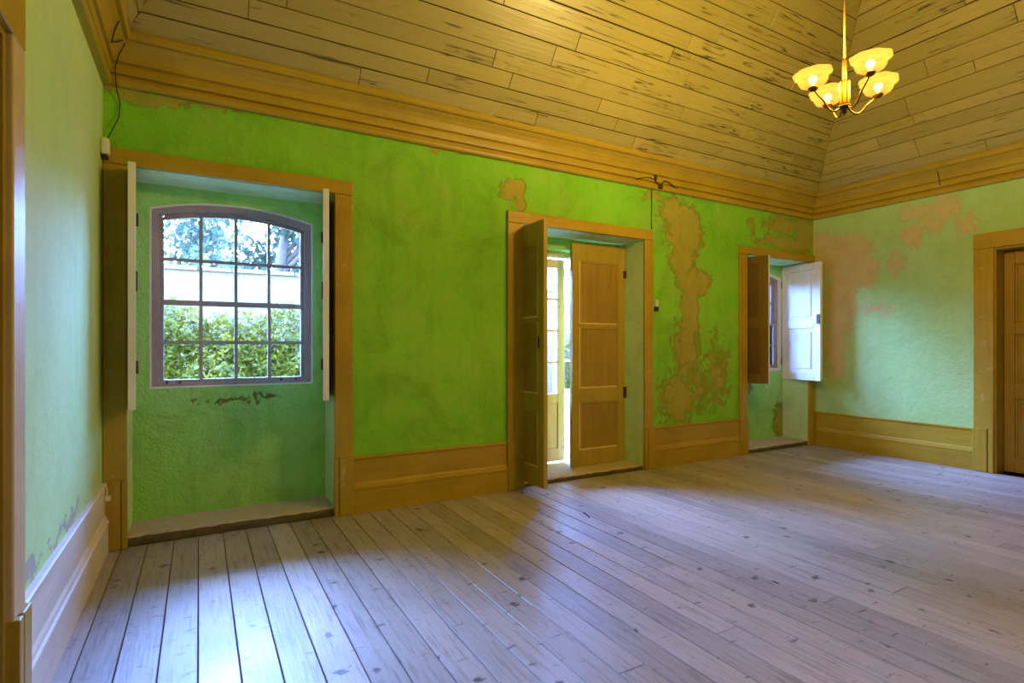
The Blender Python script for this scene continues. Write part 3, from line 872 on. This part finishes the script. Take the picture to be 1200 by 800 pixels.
# ------------------------------------------------------------------ chandelier
CH = Vector((3.28, 1.81, 0))
FW = Vector((math.sin(R(29.8)), math.cos(R(29.8)), 0)); RT = Vector((math.cos(R(29.8)), -math.sin(R(29.8)), 0))
ZT = Z0 + S * TM - 0.004
HB = 2.655                     # lowest tip of the finial
ch = tag(empty('chandelier', (CH.x, CH.y, HB)), 'brass chandelier with four lit amber glass shades hanging from the ceiling', 'chandelier')
MB().lathe([(0.0065, 0.215), (0.0065, ZT - HB)], 12).build('rod', 'brass', ch)
MB().lathe([(0.010, ZT - HB - 0.09), (0.05, ZT - HB - 0.05), (0.06, ZT - HB)], 20).build('ceiling_rose', 'brass', ch)
MB().lathe([(0.010, 0.19), (0.013, 0.20), (0.013, 0.31), (0.008, 0.325)], 14).build('rod_sleeve', 'brass', ch)
for k in range(5):
    a = 2 * math.pi * k / 5
    MB().lathe([(0.012, 0.048), (0.013, 0.06), (0.013, 0.185), (0.009, 0.195)], 10, (0.016 * math.cos(a), 0.016 * math.sin(a), 0)).build('stem_tube', 'brass', ch)
MB().lathe([(0.004, 0.0), (0.012, 0.008), (0.014, 0.018), (0.008, 0.026), (0.022, 0.034), (0.038, 0.042), (0.030, 0.050), (0.012, 0.054)], 20).build('hub', 'iron', ch)
for lat, dz, hz in ((0.025, -0.190, 0.140), (0.245, 0.075, 0.142), (0.030, 0.220, 0.145), (-0.192, -0.020, 0.138)):
    d = RT * lat + FW * dz
    dn = d.normalized(); L = d.length
    pts = []
    for i in range(13):
        s = i / 12
        pts.append(dn * (0.025 + (L - 0.025) * s) + Vector((0, 0, 0.042 - 0.035 * math.sin(math.pi * min(s * 1.6, 1.0)) + (hz - 0.042) * (s ** 2.2))))
    arm = MB().tube(pts, 0.0052, 8).build('arm', 'brass', ch)
    e = pts[-1]
    tilt = Matrix.Rotation(R(4), 4, Vector((-dn.y, dn.x, 0)))
    def lat_part(prof, nm, mat, seg=28, cap=True, wav=0.0):
        mb = MB().lathe(prof, seg, (0, 0, 0), 0, cap)
        vv = []
        for p in mb.v:
            q = Vector(p)
            if wav:
                a = math.atan2(q.y, q.x); rr = math.hypot(q.x, q.y)
                k = 1 + wav * math.cos(8 * a) * max(0, (rr - 0.06) / 0.05)
                q = Vector((q.x * k, q.y * k, q.z))
            if nm == 'shade': q = q * 0.90
            vv.append(tuple(tilt @ q + e))
        mb.v = vv
        return mb.build(nm, mat, arm)
    lat_part([(0.006, -0.012), (0.020, -0.008), (0.024, 0.0), (0.030, 0.006), (0.020, 0.014)], 'shade_holder', 'brass', 16)
    outer = [(0.022, 0.010), (0.052, 0.014), (0.076, 0.028), (0.088, 0.050), (0.090, 0.068), (0.094, 0.076), (0.108, 0.084), (0.115, 0.096), (0.114, 0.104)]
    inner = [(r - 0.004, z + 0.003) for r, z in reversed(outer)]
    lat_part(outer + inner, 'shade', 'shade', 40, False, 0.035)
    lat_part([(0.012, 0.016), (0.012, 0.030), (0.020, 0.042), (0.024, 0.056), (0.020, 0.070), (0.008, 0.078)], 'bulb', 'bulb', 14)
    ld = bpy.data.lights.new('bulb_light', 'POINT')
    ld.energy = BULB_WATTS; ld.color = (1.0, 0.715, 0.22); ld.shadow_soft_size = 0.035
    lo = bpy.data.objects.new('bulb_light', ld); COL.objects.link(lo)
    lo.parent = arm; lo.location = tilt @ Vector((0, 0, 0.112)) + e

# ------------------------------------------------------------------ small wall fittings
def cable(name, pts, r, label, mat='black', par=None):
    o = MB().tube(pts, r, 6).build(name, mat, par)
    if par is None: tag(o, label, 'cable')
    return o
sw = tag(empty('light_switch', (4.228, YB, 1.67)), 'small white switch with black base beside the doorway', 'switch')
MB().box(-0.020, 0.020, -0.028, -0.001, 0.045, 0.115).build('switch_body', 'plastic', sw, 0.006)
MB().box(-0.024, 0.024, -0.024, -0.001, 0.0, 0.044).build('switch_base', 'black', sw, 0.004)
MB().box(-0.008, 0.008, -0.033, -0.0285, 0.065, 0.095).build('rocker', 'plastic', sw, 0.002)

sn = tag(empty('alarm_sensor', (XL, 4.235, 2.49)), 'small ivory alarm sensor in the upper left corner', 'sensor')
MB().box(0.001, 0.045, -0.045, 0.030, 0.0, 0.105).build('sensor_body', 'plastic', sn, 0.014, 3)
MB().box(0.006, 0.036, -0.040, 0.024, -0.022, -0.0005).build('sensor_lens', 'black', sn, 0.005)

cable('corner_cable', [(XL + 0.03, 4.25, 2.60), (XL + 0.05, 4.265, 2.66), (XL + 0.085, 4.285, 2.76), (XL + 0.090, 4.290, 2.86), (XL + 0.075, 4.270, 2.93), (XL + 0.075, 4.235, 2.97), (XL + 0.072, 4.230, 3.05), (XL + 0.09, 4.21, 3.12), (XL + 0.13, 4.165, 3.19)], 0.0035, 'black cable looping up the corner from the sensor to the cornice')
cable('cornice_cable', [(XL + 0.120, 4.12, 3.185), (XL + 0.100, 4.08, 3.15), (XL + 0.075, 4.04, 3.12), (XL + 0.10, 3.96, 3.165), (XL + 0.125, 3.90, 3.19)], 0.004, 'black cable loop lying on the left cornice')
cable('wall_cable', [(4.165, YB - 0.006, 2.955), (4.168, YB - 0.006, 2.80), (4.163, YB - 0.006, 2.66), (4.166, YB - 0.006, 2.535)], 0.0045, 'thin dark cable running down beside the doorway frame')
jb = tag(empty('junction_box', (4.245, YB - 0.045, 2.985)), 'small black junction box on the cornice above the doorway', 'box')
MB().lathe([(0.026, -0.022), (0.032, -0.016), (0.032, 0.016), (0.026, 0.022)], 16).build('box_body', 'black', jb)
MB().tube([(-0.03, -0.005, 0.02), (-0.09, -0.010, 0.065), (-0.16, -0.006, 0.075), (-0.25, -0.002, 0.060), (-0.32, 0.0, 0.035)], 0.006).build('cable', 'iron', jb)
MB().tube([(0.02, -0.006, 0.02), (0.05, -0.012, 0.068), (0.11, -0.012, 0.065), (0.20, -0.004, 0.035), (0.26, 0.0, 0.010)], 0.006).build('cable', 'iron', jb)
MB().box(-0.085, -0.062, -0.024, 0.006, 0.055, 0.115).build('cable_clip', 'iron', jb, 0.003)

hk = MB()
hk.tube([(XR - 0.12, 2.852, 3.19), (XR - 0.115, 2.852, 3.215), (XR - 0.10, 2.852, 3.185), (XR - 0.075, 2.852, 3.13), (XR - 0.050, 2.852, 3.05)], 0.005)
tag(hk.build('iron_hook', 'iron'), 'black iron hook on the right cornice', 'hook')
pg = tag(empty('cable_plug', (XL + 0.02, 4.225, 0.33)), 'tiny white cable plug above the left baseboard corner', 'plug')
MB().box(0.001, 0.030, -0.020, 0.020, 0.0, 0.032).build('plug_body', 'plastic', pg, 0.005)
MB().tube([(0.012, 0.0, 0.032), (0.010, 0.004, 0.07), (0.004, 0.010, 0.10)], 0.004).build('plug_cable', 'plastic', pg)
ns = MB().tube([(2.56, 3.29, 0.004), (2.585, 3.37, 0.004), (2.592, 3.40, 0.005)], [0.003, 0.005, 0.008], 6)
tag(ns.build('splinter', 'black'), 'dark splinter of wood lying on the floor before the doorway', 'splinter')

# ------------------------------------------------------------------ garden outside
gd = MB().box(-14, 26, YO + 0.02, 40, -0.6, -0.25)
struct(gd.build('ground', 'earth'), 'dry pale garden ground outside the windows', 'ground')
gw = MB().box(-12, 24, 12.6, 12.95, -0.25, 2.80)
for k in range(60):
    gw.box(-12 + k * 0.6, -12 + k * 0.6 + 0.57, 12.5, 13.05, 2.80, 2.86 + random.uniform(0, 0.02))
struct(gw.build('wall_garden', 'outside_wall'), 'sunlit pale garden wall seen through the arched window', 'wall')

def leaves(mb, c, rad, n, size, rnd):
    for _ in range(n):
        while True:
            p = Vector((rnd.uniform(-1, 1), rnd.uniform(-1, 1), rnd.uniform(-1, 1)))
            if 0.35 < p.length < 1: break
        p = Vector((p.x * rad[0], p.y * rad[1], p.z * rad[2])) + Vector(c)
        s = size * rnd.uniform(0.6, 1.3)
        u = Vector((rnd.gauss(0, 1), rnd.gauss(0, 1), rnd.gauss(0, 1))).normalized()
        v = u.orthogonal().normalized() * s * 0.5
        u = u * s
        mb.add([p - u, p + v, p + u, p - v], [(0, 1, 2, 3)])
def bush_mesh(seed):
    rnd = random.Random(seed); mb = MB()
    for k in range(24):
        leaves(mb, (-1.45 + 2.9 * (k % 6 + rnd.random() * 0.6) / 5.6, rnd.uniform(-0.35, 0.35), 0.45 + 0.42 * (k // 6) + rnd.uniform(-0.1, 0.12)), (0.45, 0.4, 0.42), 900, 0.048, rnd)
    return mb
def stems(seed, h):
    rnd = random.Random(seed); mb = MB()
    for _ in range(5):
        x_, y_ = rnd.uniform(-1.3, 1.3), rnd.uniform(-0.3, 0.3)
        mb.tube([(x_ * 0.3, y_ * 0.3, 0), (x_ * 0.6, y_ * 0.6, h * 0.5), (x_, y_, h)], [0.05, 0.03, 0.012], 6)
    return mb
protos = []
for s in range(2):
    fo = bush_mesh(3 + s); st_ = stems(9 + s, 1.4)
    protos.append((fo, st_))
first = {}
bush_spots = [(-3.6, 10.2, 1.0, 0), (0.55, 10.0, 1.04, 1), (4.7, 10.2, 1.0, 0), (8.8, 10.0, 0.98, 1)]
bush_lab = ['leafy bush left of the arched window view', 'broad yellow green bush filling the lower panes of the arched window',
            'leafy bush between the views of arched window and doorway', 'leafy bush straight beyond the glazed outer door']
for i, (bx_, by_, sc, k) in enumerate(bush_spots):
    e = tag(empty('bush', (bx_, by_, -0.25), 3.14159 * (i // 2)), bush_lab[i], 'bush', 'bushes before the garden wall')
    e.scale = (sc, sc, sc)
    if k not in first:
        f_ = protos[k][0].build('foliage', 'leaf_yellow', e); f_['kind'] = 'stuff'
        s_ = protos[k][1].build('stem', 'bark', e)
        first[k] = (f_, s_)
    else:
        for o in first[k]:
            c = o.copy(); COL.objects.link(c); c.parent = e
def tree(loc, seed, label, lean=0.0):
    rnd = random.Random(seed)
    e = tag(empty('tree', loc), label, 'tree', 'trees behind the garden wall')
    tr = MB(); tr.tube([(0, 0, 0), (0.05 + lean * 0.4, 0, 1.6), (lean, 0.05, 3.2), (lean * 1.2 + 0.1, 0, 4.6)], [0.20, 0.17, 0.15, 0.07], 9)
    for k in range(4):
        a = rnd.uniform(0, 6.28); tr.tube([(lean, 0, 3.0 + 0.2 * k), (lean + math.cos(a) * 0.8, math.sin(a) * 0.8, 3.9 + 0.2 * k), (lean + math.cos(a) * 1.5, math.sin(a) * 1.5, 4.4 + 0.3 * k)], [0.08, 0.05, 0.02], 6)
    tr.build('trunk', 'bark', e)
    mb = MB()
    for _ in range(11):
        leaves(mb, (rnd.uniform(-1.7, 1.7), rnd.uniform(-1.2, 1.2), rnd.uniform(2.6, 5.6)), (0.9, 0.8, 0.7), 330, 0.13, rnd)
    f_ = mb.build('foliage', 'leaf_dark', e); f_['kind'] = 'stuff'
tree((-4.9, 15.2, -0.25), 1, 'grey green tree left of the arched window view')
tree((1.25, 14.6, -0.25), 2, 'tree with a dark reddish trunk in the upper panes of the arched window', 0.45)
tree((-0.9, 21.0, -0.25), 11, 'pale distant tree in the left upper panes of the arched window')
tree((7.4, 16.0, -0.25), 6, 'grey green tree beyond the doorway')
tree((13.5, 15.5, -0.25), 8, 'grey green tree beyond the far window')
